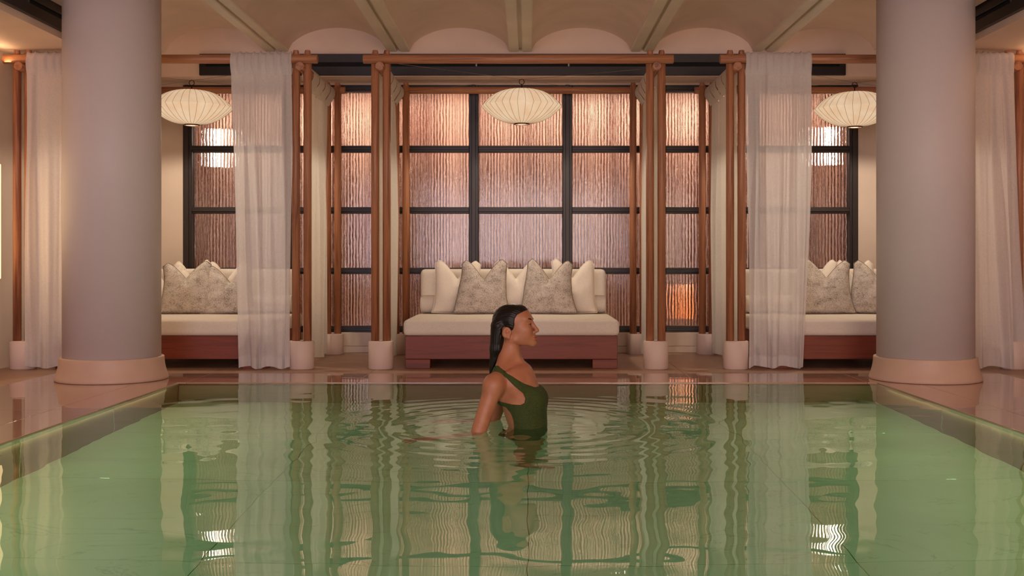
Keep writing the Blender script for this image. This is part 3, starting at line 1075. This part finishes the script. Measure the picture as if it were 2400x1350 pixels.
# ------------------------------------------------------------------ pillows
def pillow_mesh(w, h, th, notch, seed):
    r = np.random.default_rng(seed)
    n = 30
    P = [r.uniform(0, 6.3) for _ in range(4)]
    asym = r.uniform(-0.06, 0.06)
    nc = r.uniform(-0.08, 0.08)
    def side(sgn):
        G = []
        for i in range(n + 1):
            u = -1 + 2 * i / n
            row = []
            for j in range(n + 1):
                v = -1 + 2 * j / n
                top = max(0, v)
                sag = (1 - v) / 2
                # outline: waisted sides, spread bottom corners, pulled-in ears
                wx = (w / 2) * (1.0 + 0.13 * sag ** 2 - 0.10 * top - 0.10 * (1 - v * v))
                x = wx * u + 0.012 * math.sin(2 * v + P[0])
                z = (h / 2) * (v + 1)
                uu = min(1.0, abs(u - nc) / 0.78)
                z -= notch * (1.15 * (1 - uu) ** 1.35 + 0.22 * max(0, abs(u) - 0.8) / 0.2) * max(0, (v + 0.25) / 1.25) ** 1.7
                z -= 0.02 * (1 - u * u) * (1 if v < 0 else 0) * 0.0
                z += 0.006 * (abs(u) ** 3) * (1 if v < -0.5 else 0)
                z += asym * u * w * 0.5 * max(0, v)
                e = max(0.0, (1 - abs(u) ** 2.6)) ** 0.55 * max(0.0, (1 - abs(v) ** 2.6)) ** 0.55
                crease = 1 - 0.72 * math.exp(-((u - nc) / 0.13) ** 2) * max(0, v) ** 0.8
                d = th / 2 * e * crease * (1 - 0.30 * v)
                d += 0.004 * math.sin(5 * u + 3 * v + P[1]) * e + 0.003 * math.sin(7 * v - 4 * u + P[2]) * e
                row.append((x, sgn * d, z))
            G.append(row)
        return G
    f = side(-1); b = side(1)
    mb = MB().grid([r_[::-1] for r_ in f][::-1]).grid([r_[::-1] for r_ in b])
    # merge borders
    import bmesh
    me = mb.mesh('cushion')
    bm = bmesh.new(); bm.from_mesh(me)
    bmesh.ops.remove_doubles(bm, verts=bm.verts, dist=0.0004)
    bmesh.ops.recalc_face_normals(bm, faces=bm.faces)
    bm.to_mesh(me); bm.free()
    edge = []
    for i in range(0, n + 1): edge.append(f[i][0])
    for j in range(1, n + 1): edge.append(f[n][j])
    for i in range(n - 1, -1, -1): edge.append(f[i][n])
    for j in range(n - 1, 0, -1): edge.append(f[0][j])
    pm = MB().tube(edge, 0.0035, 5, True).mesh('piping')
    return me, pm
def pillow(x, y, w, h, th, notch, seed, mat, label, tilt=12, ry=0, rz=0, z=0.402, group='cushions on the daybeds'):
    me, pm = pillow_mesh(w, h, th, notch, seed)
    t = thing('pillow', label, 'pillow', (x, y, z), 0, group)
    t.rotation_euler = (math.radians(-tilt), math.radians(ry), math.radians(rz))
    link('cushion', me, M[mat], t)
    link('piping', pm, M['piping'] if mat == 'boucle' else M[mat], t)
    return t
def px2x(px, y):
    return (px - 1235) * y / 2600
# middle daybed
yc, ys = 9.81, 9.64
pillow(px2x(1076, yc), yc, 0.45, 0.47, 0.15, 0.15, 1, 'pillow', 'plain cream cushion at the left end of the middle daybed', 10, 0, 3)
pillow(px2x(1208, yc), yc, 0.42, 0.47, 0.14, 0.15, 2, 'pillow', 'plain cream cushion in the centre of the middle daybed, between two speckled ones', 10, 0, -2)
pillow(px2x(1340, yc), yc, 0.42, 0.48, 0.15, 0.15, 3, 'pillow', 'plain cream cushion at the right end of the middle daybed', 10, 0, -3)
pillow(px2x(1132, ys), ys, 0.44, 0.475, 0.17, 0.16, 4, 'boucle', 'speckled grey cushion left of the bather’s head on the middle daybed', 9, 0, 2)
pillow(px2x(1287, ys), ys, 0.44, 0.475, 0.17, 0.16, 5, 'boucle', 'speckled grey cushion above and right of the bather’s head', 9, 0, -2)
# left daybed
pillow(px2x(376, yc), yc, 0.42, 0.44, 0.14, 0.14, 11, 'pillow', 'plain cream cushion half hidden by the left column', 10, 0, 2)
pillow(px2x(447, yc + .03), yc + .03, 0.36, 0.47, 0.13, 0.14, 6, 'pillow', 'plain cream cushion behind the taller speckled cushion of the left daybed', 10)
pillow(px2x(528, yc + .03), yc + .03, 0.38, 0.455, 0.14, 0.14, 7, 'pillow', 'plain cream cushion beside the sheer curtain on the left daybed', 10)
pillow(px2x(437, ys), ys, 0.46, 0.455, 0.18, 0.13, 8, 'boucle', 'taller speckled cushion next to the left column', 9, 0, 4)
pillow(px2x(536, ys + .02), ys + .02, 0.46, 0.44, 0.17, 0.15, 9, 'boucle', 'speckled cushion leaning beside the sheer curtain on the left daybed', 11, -4, 3)
# right daybed
pillow(px2x(1922, yc + .03), yc + .03, 0.38, 0.475, 0.14, 0.14, 15, 'pillow', 'plain cream cushion peeking over the left speckled cushion of the right daybed', 10)
pillow(px2x(2010, yc + .01), yc + .01, 0.36, 0.475, 0.14, 0.16, 12, 'pillow', 'plain cream cushion between the two speckled ones of the right daybed', 10)
pillow(px2x(1932, ys), ys, 0.50, 0.485, 0.18, 0.15, 13, 'boucle', 'wide speckled cushion beside the curtain on the right daybed', 9, 0, -3)
pillow(px2x(2055, ys + .02), ys + .02, 0.42, 0.475, 0.16, 0.12, 14, 'boucle', 'speckled cushion half hidden by the right column', 11, 0, -3)

# ------------------------------------------------------------------ lit panel on the left wall
t = thing('wall_light', 'warm glowing wall light at the far left edge', 'wall light', (XL, 8.0, 0.70))
obj('housing', MB().bevel_box(0, 0.03, -0.62, 0.84, 0, 0.95, 0.004), M['plinth'], t)
obj('panel', MB().bevel_box(0.03, 0.045, -0.60, 0.81, 0.02, 0.93, 0.004), M['sconce'], t)

# ------------------------------------------------------------------ the bather (implicit surface -> one mesh)
class Field:
    def __init__(s, X, Y, Z, init=0.06):
        s.ax = (np.asarray(X, np.float32), np.asarray(Y, np.float32), np.asarray(Z, np.float32))
        s.F = np.full((len(X), len(Y), len(Z)), init, np.float32)
        s.rot = None
    def region(s, lo, hi, m):
        sl = []
        if s.rot:                               # turned about an upright axis: take a box that surely holds it
            m = m + 0.012
            cx_, cy_, an = s.rot
            c_, s_ = math.cos(an), math.sin(an)
            q = [(cx_ + (x - cx_) * c_ - (y - cy_) * s_, cy_ + (x - cx_) * s_ + (y - cy_) * c_) for x in (lo[0], hi[0]) for y in (lo[1], hi[1])]
            lo = [min(p[0] for p in q), min(p[1] for p in q), lo[2]]
            hi = [max(p[0] for p in q), max(p[1] for p in q), hi[2]]
        for a, l, h in zip(s.ax, lo, hi):
            sl.append(slice(int(np.searchsorted(a, l - m)), int(np.searchsorted(a, h + m))))
        return tuple(sl)
    def pts(s, sl):
        x, y, z = s.ax[0][sl[0]][:, None, None], s.ax[1][sl[1]][None, :, None], s.ax[2][sl[2]][None, None, :]
        if s.rot:
            cx_, cy_, an = s.rot
            c_, s_ = np.float32(math.cos(an)), np.float32(math.sin(an))
            x, y = cx_ + (x - cx_) * c_ + (y - cy_) * s_, cy_ - (x - cx_) * s_ + (y - cy_) * c_
        return x, y, z
    def blend(s, sl, d, k, mode='add'):
        a = s.F[sl]
        if mode == 'add':
            if k > 0:
                h = np.maximum(k - np.abs(a - d), 0) / k
                s.F[sl] = np.minimum(a, d) - h * h * k * 0.25
            else:
                s.F[sl] = np.minimum(a, d)
        else:                                   # subtract
            d = -d
            if k > 0:
                h = np.maximum(k - np.abs(a - d), 0) / k
                s.F[sl] = np.maximum(a, d) + h * h * k * 0.25
            else:
                s.F[sl] = np.maximum(a, d)
    def ell(s, c, r, k=0.02, mode='add', tilt=0.0, clip=None):
        R = max(r) if tilt else None
        lo = [c[i] - (R or r[i]) for i in range(3)]
        hi = [c[i] + (R or r[i]) for i in range(3)]
        sl = s.region(lo, hi, k + 0.02)
        x, y, z = s.pts(sl)
        x = x - c[0]; y = y - c[1]; z = z - c[2]
        if tilt:
            ct, st = math.cos(tilt), math.sin(tilt)
            x, z = x * ct + z * st, -x * st + z * ct
        k0 = np.sqrt((x / r[0]) ** 2 + (y / r[1]) ** 2 + (z / r[2]) ** 2)
        k1 = np.sqrt((x / r[0] ** 2) ** 2 + (y / r[1] ** 2) ** 2 + (z / r[2] ** 2) ** 2) + 1e-6
        d = (k0 * (k0 - 1) / k1).astype(np.float32)
        if clip is not None:
            d = np.maximum(d, clip(*s.pts(sl)))
        s.blend(sl, d, k, mode)
        return s
    def cap(s, a, b, ra, rb, k=0.02, mode='add'):
        rm = max(ra, rb)
        lo = [min(a[i], b[i]) - rm for i in range(3)]
        hi = [max(a[i], b[i]) + rm for i in range(3)]
        sl = s.region(lo, hi, k + 0.02)
        x, y, z = s.pts(sl)
        d_ = np.array(b, np.float32) - np.array(a, np.float32)
        L2 = float(d_ @ d_) + 1e-9
        t = np.clip(((x - a[0]) * d_[0] + (y - a[1]) * d_[1] + (z - a[2]) * d_[2]) / L2, 0, 1)
        d = np.sqrt((x - a[0] - t * d_[0]) ** 2 + (y - a[1] - t * d_[1]) ** 2 + (z - a[2] - t * d_[2]) ** 2) - (ra + (rb - ra) * t)
        s.blend(sl, d.astype(np.float32), k, mode)
        return s
    def mesh(s):
        """surface nets on the rectilinear grid"""
        F = s.F
        S = F < 0
        c = np.zeros((F.shape[0] - 1, F.shape[1] - 1, F.shape[2] - 1), np.uint8)
        for i in (0, 1):
            for j in (0, 1):
                for k in (0, 1):
                    c += S[i:F.shape[0] - 1 + i, j:F.shape[1] - 1 + j, k:F.shape[2] - 1 + k]
        I, J, K = np.nonzero((c > 0) & (c < 8))
        n = len(I)
        vid = np.full(c.shape, -1, np.int32)
        vid[I, J, K] = np.arange(n)
        acc = np.zeros((n, 3)); cnt = np.zeros(n)
        corners = [(i, j, k) for i in (0, 1) for j in (0, 1) for k in (0, 1)]
        ax = s.ax
        for a in corners:
            for d in range(3):
                if a[d] == 1:
                    continue
                b = list(a); b[d] = 1
                fa = F[I + a[0], J + a[1], K + a[2]].astype(np.float64)
                fb = F[I + b[0], J + b[1], K + b[2]].astype(np.float64)
                m = (fa < 0) != (fb < 0)
                t = np.where(m, fa / np.where(m, fa - fb, 1), 0)
                pa = np.stack([ax[0][I + a[0]], ax[1][J + a[1]], ax[2][K + a[2]]], 1).astype(np.float64)
                pb_ = np.stack([ax[0][I + b[0]], ax[1][J + b[1]], ax[2][K + b[2]]], 1).astype(np.float64)
                acc += np.where(m[:, None], pa + (pb_ - pa) * t[:, None], 0)
                cnt += m
        V = acc / np.maximum(cnt, 1)[:, None]
        quads = []
        for d in range(3):
            e = [slice(None)] * 3; f = [slice(None)] * 3
            e[d] = slice(0, -1); f[d] = slice(1, None)
            sa, sb = S[tuple(e)], S[tuple(f)]
            idx = np.nonzero(sa != sb)
            idx = list(idx)
            o1, o2 = [q for q in range(3) if q != d]
            ok = (idx[o1] > 0) & (idx[o2] > 0) & (idx[o1] < F.shape[o1] - 1) & (idx[o2] < F.shape[o2] - 1)
            idx = [q[ok] for q in idx]
            inside = sa[tuple(idx)]
            def at(da, db):
                q = list(idx)
                q[o1] = q[o1] - da; q[o2] = q[o2] - db
                return vid[q[0], q[1], q[2]]
            Q = np.stack([at(1, 1), at(0, 1), at(0, 0), at(1, 0)], 1)
            flip = inside if d != 1 else ~inside
            Q = np.where(flip[:, None], Q, Q[:, ::-1])
            quads.append(Q)
        Q = np.concatenate(quads)
        Q = Q[(Q >= 0).all(1)]
        return V, Q

def field_obj(name, V, Q, mat, parent, smooth_iter=0):
    me = bpy.data.meshes.new(name)
    me.from_pydata(V.tolist(), [], Q.tolist())
    me.polygons.foreach_set('use_smooth', [True] * len(me.polygons))
    me.update()
    return link(name, me, mat, parent)

def axis_pts(segs):
    out = []
    for a, b, st in segs:
        out += list(np.arange(a, b, st))
    return np.array(out + [segs[-1][1]])

def head_prims(f, ears=True):
    f.ell((-.085, 0, .545), (.090, .071, .078), 0.0)
    f.ell((-.045, 0, .563), (.070, .062, .052), 0.03)
    f.ell((-.034, 0, .503), (.066, .060, .079), 0.03)
    for s in (-1, 1):
        f.cap((-.054, s * .048, .449), (.026, s * .014, .431), .016, .014, 0.034)
        f.ell((.000, s * .042, .502), (.028, .018, .020), 0.03)
        f.ell((-.008, s * .030, .468), (.040, .026, .036), 0.03)
        f.cap((.014, s * .012, .553), (.004, s * .040, .556), .012, .010, 0.016)
    f.ell((.034, 0, .4305), (.0175, .018, .0165), 0.018)
    f.ell((.026, 0, .456), (.023, .032, .030), 0.014)
    for s in (-1, 1):
        f.ell((.046, s * .031, .529), (.020, .017, .012), 0.012, 'sub')
    # nose
    f.cap((.025, 0, .541), (.0535, 0, .4985), .0085, .0105, 0.010)
    f.ell((.0550, 0, .4945), (.0115, .0105, .0088), 0.006)
    for s in (-1, 1):
        f.ell((.0425, s * .0115, .4875), (.011, .0072, .0082), 0.005)
        f.ell((.048, s * .0062, .4800), (.006, .003, .004), 0.003, 'sub')
    # lips
    f.ell((.0440, 0, .4640), (.0130, .024, .0072), 0.004)
    f.ell((.0435, 0, .4475), (.0130, .021, .0085), 0.004)
    f.cap((.060, -.022, .4558), (.060, .022, .4558), .004, .004, 0.004, 'sub')
    for s in (-1, 1):
        f.cap((.048, s * .010, .4558), (.036, s * .023, .4550), .0016, .0016, 0.003, 'sub')
        # lids
        cl = (.0155, s * .031, .527)
        f.ell(cl, (.0142, .0150, .0140), 0.004, clip=lambda x, y, z: (.5312 - z) + 0 * x + 0 * y)
        f.ell(cl, (.0138, .0146, .0136), 0.004, clip=lambda x, y, z: (z - .5215) + 0 * x + 0 * y)
    if ears:
        for s in (-1, 1):
            f.ell((-.092, s * .0715, .487), (.0235, .0085, .030), 0.006, tilt=-0.25)
            f.ell((-.086, s * .0805, .489), (.0145, .0100, .0200), 0.003, 'sub', tilt=-0.25)
            f.ell((-.0865, s * .0745, .492), (.006, .004, .012), 0.004, tilt=-0.5)
            f.ell((-.0805, s * .0690, .4610), (.0075, .0065, .0085), 0.007)
            f.ell((-.0715, s * .0690, .484), (.0055, .0055, .008), 0.005)

def torso_prims(f):
    f.cap((-.085, 0, .46), (-.090, 0, .29), .050, .058, 0.02)
    for s in (-1, 1):
        f.cap((-.088, s * .045, .455), (-.022, s * .016, .300), .013, .011, 0.022)
        f.cap((-.105, s * .030, .365), (-.135, s * .125, .258), .036, .034, 0.045)
        f.cap((-.006, s * .02, .294), (-.085, s * .14, .281), .008, .010, 0.014)
    f.ell((-.035, 0, .155), (.098, .140, .165), 0.05)
    f.ell((-.060, 0, .225), (.075, .150, .080), 0.05)
    for s in (-1, 1):
        f.ell((.040, s * .066, .135), (.060, .058, .062), 0.035)
        f.ell((-.115, s * .085, .190), (.040, .055, .075), 0.04)
    f.ell((.008, 0, .000), (.094, .118, .17), 0.06)
    f.ell((-.005, 0, -.165), (.105, .160, .125), 0.06)
    for s in (-1, 1):
        f.ell((-.060, s * .075, -.205), (.072, .078, .085), 0.04)

def limb_prims(f):
    for s in (-1, 1):
        near = s < 0
        sx = -.150 if near else -.125
        f.ell((sx, s * .165, .226), (.054, .050, .058), 0.03)
        el = (-.236, s * .228, -.060)
        f.cap((sx - .002, s * .168, .215), el, .0475, .0365, 0.03)
        wr = (-.425, s * .290, -.175)
        mid = tuple(el[i] * .62 + wr[i] * .38 for i in range(3))
        f.cap(el, mid, .0365, .037, 0.015)
        f.cap(mid, wr, .036, .024, 0.015)
        # hand: palm and five fingers trailing back
        d = Vector((-.80, s * .28, -.10)).normalized()
        side = Vector((0, 0, 1)).cross(d).normalized()
        up = d.cross(side)
        w = Vector(wr)
        P = lambda a, b, c: tuple(w + d * a + side * b + up * c)
        for q, b in enumerate((-.027, -.009, .009, .027)):
            f.cap(P(.012, b * .55, 0), P(.085, b, 0), .014, .0115, 0.010)
            ln = (.072, .082, .076, .058)[q]
            cu = -.006 - .004 * q
            f.cap(P(.085, b, 0), P(.085 + ln * .5, b * 1.12, cu), .0095, .0085, 0.004)
            f.cap(P(.085 + ln * .5, b * 1.12, cu), P(.085 + ln, b * 1.18, cu * 3.2), .0085, .007, 0.003)
        f.cap(P(.025, -.026, -.002), P(.062, -.052, -.010), .013, .011, 0.008)
        f.cap(P(.062, -.052, -.010), P(.092, -.062, -.020), .0105, .0085, 0.003)
        # legs
        f.cap((-.005, s * .085, -.20), (.022, s * .078, -.56), .086, .056, 0.05)
        f.cap((.022, s * .078, -.56), (.000, s * .076, -.92), .052, .033, 0.02)
        f.ell((-.018, s * .078, -.68), (.042, .046, .11), 0.03)
        f.cap((-.025, s * .076, -.955), (.080, s * .086, -.968), .034, .027, 0.03)
        f.cap((.080, s * .086, -.970), (.150, s * .095, -.982), .028, .015, 0.02)

def poly_sdf(x, z, poly):
    """signed distance (negative inside) to a polygon in x-z"""
    P = np.array(poly, np.float32)
    d = np.full(np.broadcast(x, z).shape, 1e9, np.float32)
    ins = np.zeros(d.shape, bool)
    n = len(P)
    for i in range(n):
        a, b = P[i], P[(i + 1) % n]
        ex, ez = b - a
        wx, wz = x - a[0], z - a[1]
        t = np.clip((wx * ex + wz * ez) / (ex * ex + ez * ez + 1e-12), 0, 1)
        d = np.minimum(d, (wx - ex * t) ** 2 + (wz - ez * t) ** 2)
        c = ((a[1] > z) != (b[1] > z)) & (x < (b[0] - a[0]) * (z - a[1]) / (b[1] - a[1] + 1e-12) + a[0])
        ins ^= c
    d = np.sqrt(d)
    return np.where(ins, -d, d)

YAW = (-.085, 0.0, math.radians(-5))       # the head turns a little towards the camera
def head_turn(p, inv=False):
    a = -YAW[2] if inv else YAW[2]
    c_, s_ = math.cos(a), math.sin(a)
    x, y = p[0] - YAW[0], p[1]
    return (YAW[0] + x * c_ - y * s_, x * s_ + y * c_, p[2])

person = thing('person', 'woman in a green swimsuit standing waist-deep in the pool, seen from the side', 'person', (-.05, WY, WATER + .005))
person.rotation_euler = (0, 0, math.radians(-7))
SH = np.array([.05, 0, 0])

Xa = axis_pts([(-.66, -.20, .0042), (-.20, .085, .0025), (.085, .17, .004)])
Ya = axis_pts([(-.40, -.095, .0045), (-.095, .095, .0025), (.095, .40, .0045)])
Za = axis_pts([(-1.012, -.16, .008), (-.16, .385, .0045), (.385, .64, .0023)])
body = Field(Xa, Ya, Za)
body.rot = YAW
head_prims(body)
body.rot = None
torso_prims(body)
limb_prims(body)
V, Q = body.mesh()
V[:, 2] = np.maximum(V[:, 2], -.993)
bo = field_obj('body', V + SH, Q, M['skin'], person)
c_, s_ = math.cos(YAW[2]), math.sin(YAW[2])
HV = np.stack([YAW[0] + (V[:, 0] - YAW[0]) * c_ + V[:, 1] * s_, -(V[:, 0] - YAW[0]) * s_ + V[:, 1] * c_, V[:, 2]], 1)
lipm = np.zeros(len(V), np.float32)
for c, r in (((.0465, 0, .4625), (.0135, .0235, .0072)), ((.0465, 0, .4475), (.0135, .0205, .0085))):
    kk = ((HV - np.array(c)) / np.array(r))
    lipm = np.maximum(lipm, np.clip((1.25 - np.sqrt((kk ** 2).sum(1))) / 0.3, 0, 1))
at = bo.data.attributes.new('lip', 'FLOAT', 'POINT')
at.data.foreach_set('value', lipm.astype(np.float32))
del body

# swimsuit: the torso surface lifted a few millimetres, cut by its side outline
Xs = axis_pts([(-.22, .14, .0032)]); Ys = axis_pts([(-.20, .20, .0036)]); Zs = axis_pts([(-.33, .32, .0036)])
su = Field(Xs, Ys, Zs)
torso_prims(su)
st = Field(Xs, Ys, Zs)
torso_prims(st)
for s in (-1, 1):
    su.cap((-.005, s * .085, -.20), (.022, s * .078, -.56), .086, .056, 0.05)
    sx = -.150 if s < 0 else -.125
    st.ell((sx, s * .165, .226), (.054, .050, .058), 0.03)
    st.cap((sx - .002, s * .168, .215), (-.236, s * .228, -.060), .0475, .0365, 0.03)
suit_poly = [(-.24, .262), (-.17, .30), (-.142, .325), (-.104, .297), (-.056, .267), (-.003, .232), (.050, .206), (.2, .192),
             (.2, -.24), (.06, -.31), (-.02, -.30), (-.2, -.26), (-.2, -.19), (-.12, -.165), (-.072, -.10), (-.056, -.03), (-.054, .012), (-.056, .042), (-.069, .075), (-.096, .105),
             (-.13, .113), (-.24, .115), (-.24, .140), (-.129, .136), (-.069, .1235), (-.016, .121), (.0038, .131), (.0084, .154),
             (-.003, .181), (-.0426, .217), (-.087, .260), (-.120, .276), (-.165, .258), (-.24, .232)]
px_, pz_ = Xs[:, None].astype(np.float32), Zs[None, :].astype(np.float32)
pd = poly_sdf(px_, pz_, suit_poly)
yy = np.abs(Ys).astype(np.float32)[None, :, None]
zz = Zs.astype(np.float32)[None, None, :]
xx = Xs.astype(np.float32)[:, None, None]
su.F = np.maximum(su.F - 0.0045, yy - .165 + 0 * xx)
st.F = np.maximum(np.maximum(st.F - 0.0050, yy - .128 + 0 * xx), .185 - zz + 0 * xx)
su.F = np.maximum(np.minimum(su.F, st.F), pd[:, None, :])
scoop = 0.058 - np.sqrt((yy / 1.0) ** 2 + ((zz - .290) / 1.6) ** 2)      # open neck in front and behind
su.F = np.maximum(su.F, scoop)
sV, sQ = su.mesh()
field_obj('swimsuit', sV + SH, sQ, M['suit'], person)
del su

# wet hair, combed straight back
Xh = axis_pts([(-.225, .03, .0026)]); Yh = axis_pts([(-.095, .095, .003)]); Zh = axis_pts([(.205, .66, .0028)])
hf = Field(Xh, Yh, Zh)
hf.rot = YAW
hf.ell((-.085, 0, .545), (.090, .071, .078), 0.0)
hf.ell((-.045, 0, .563), (.070, .062, .052), 0.03)
hf.ell((-.060, 0, .520), (.060, .066, .06), 0.03)
hair_poly = [(.0035, .602), (-.018, .590), (-.037, .579), (-.047, .562), (-.050, .547), (-.050, .528), (-.0545, .510), (-.0640, .4970), (-.0700, .503), (-.0867, .515), (-.108, .5175), (-.119, .507),
             (-.122, .484), (-.112, .455), (-.108, .428), (-.117, .400), (-.136, .365), (-.158, .322), (-.176, .286), (-.192, .236), (-.25, .22), (-.25, .70), (.02, .70), (.012, .612)]
hx, hy, hz = hf.pts((slice(None),) * 3)
HP = np.stack([poly_sdf(hx[:, :, 0], np.float32(z_), hair_poly) for z_ in Zh], 2)
hf.F = hf.F - (0.0026 + np.clip(-HP * 0.22, 0, 0.0062)).astype(np.float32)
for y_ in (-.045, -.022, 0, .022, .045):
    hf.cap((-.140, y_, .520), (-.153, y_ * .92, .400), .041, .033, 0.012)
    hf.cap((-.153, y_ * .92, .400), (-.181, y_ * .8, .232), .033, .012, 0.012)
def flow(x, y, z):
    return np.sqrt((x + .085) ** 2 + np.maximum(z - .46, 0) ** 2)
psi = flow(hx, hy, hz)
hf.F = hf.F + (0.0006 * np.sin(psi * 520 + 2.0 * np.sin(hy * 90)) + 0.0006 * np.sin(hy * 420 + 3 * np.sin(psi * 60))).astype(np.float32)
hf.F = np.maximum(hf.F, HP * 0.9)
hV, hQ = hf.mesh()
ho = field_obj('hair', hV + SH, hQ, M['hair'], person)
h0 = YAW[0] + (hV[:, 0] - YAW[0]) * c_ + hV[:, 1] * s_
h1 = -(hV[:, 0] - YAW[0]) * s_ + hV[:, 1] * c_
fl = np.stack([flow(h0, h1, hV[:, 2]) * 330, h1 * 300, hV[:, 2] * 8 + h0 * 8], 1).astype(np.float32)
fa = ho.data.attributes.new('flow', 'FLOAT_VECTOR', 'POINT')
fa.data.foreach_set('vector', fl.ravel())
del hf
# eyes, brows, lashes
def hp(p):
    q = head_turn(p)
    return (q[0] + .05, q[1], q[2])
for s in (-1, 1):
    mb = MB().lathe([(0.0125 * math.sin(PI * i / 12) + 1e-4, -0.0125 * math.cos(PI * i / 12)) for i in range(13)], 20, axis=0)
    e = obj('eye', mb, M['shaded_eyewhite'], person, hp((.0158, s * .031, .527)), (0, 0, YAW[2] - math.radians(4)))
    obj('iris', MB().lathe([(0.0068, 0.0106), (0.0062, 0.0113), (0.003, 0.0124), (0.0003, 0.0128)], 16, axis=0), M['iris'], e)
    br = [(.0292, s * .0215, .5515), (.0285, s * .0245, .5540), (.0255, s * .030, .5570), (.0175, s * .039, .5580), (.0070, s * .0475, .5550), (-.0040, s * .0530, .5490)]
    obj('eyebrow', MB().tube([hp((p[0] + .0008, p[1], p[2])) for p in br], [.0014, .0028, .0034, .0034, .0028, .0010], 6), M['brow'], person)
    la = [(.0272, s * .020, .5305), (.0302, s * .028, .5325), (.0280, s * .037, .5318), (.0205, s * .0450, .5285)]
    obj('eyelash', MB().tube([hp((p[0] + .0005, p[1], p[2])) for p in la], .0013, 5), M['brow'], person)
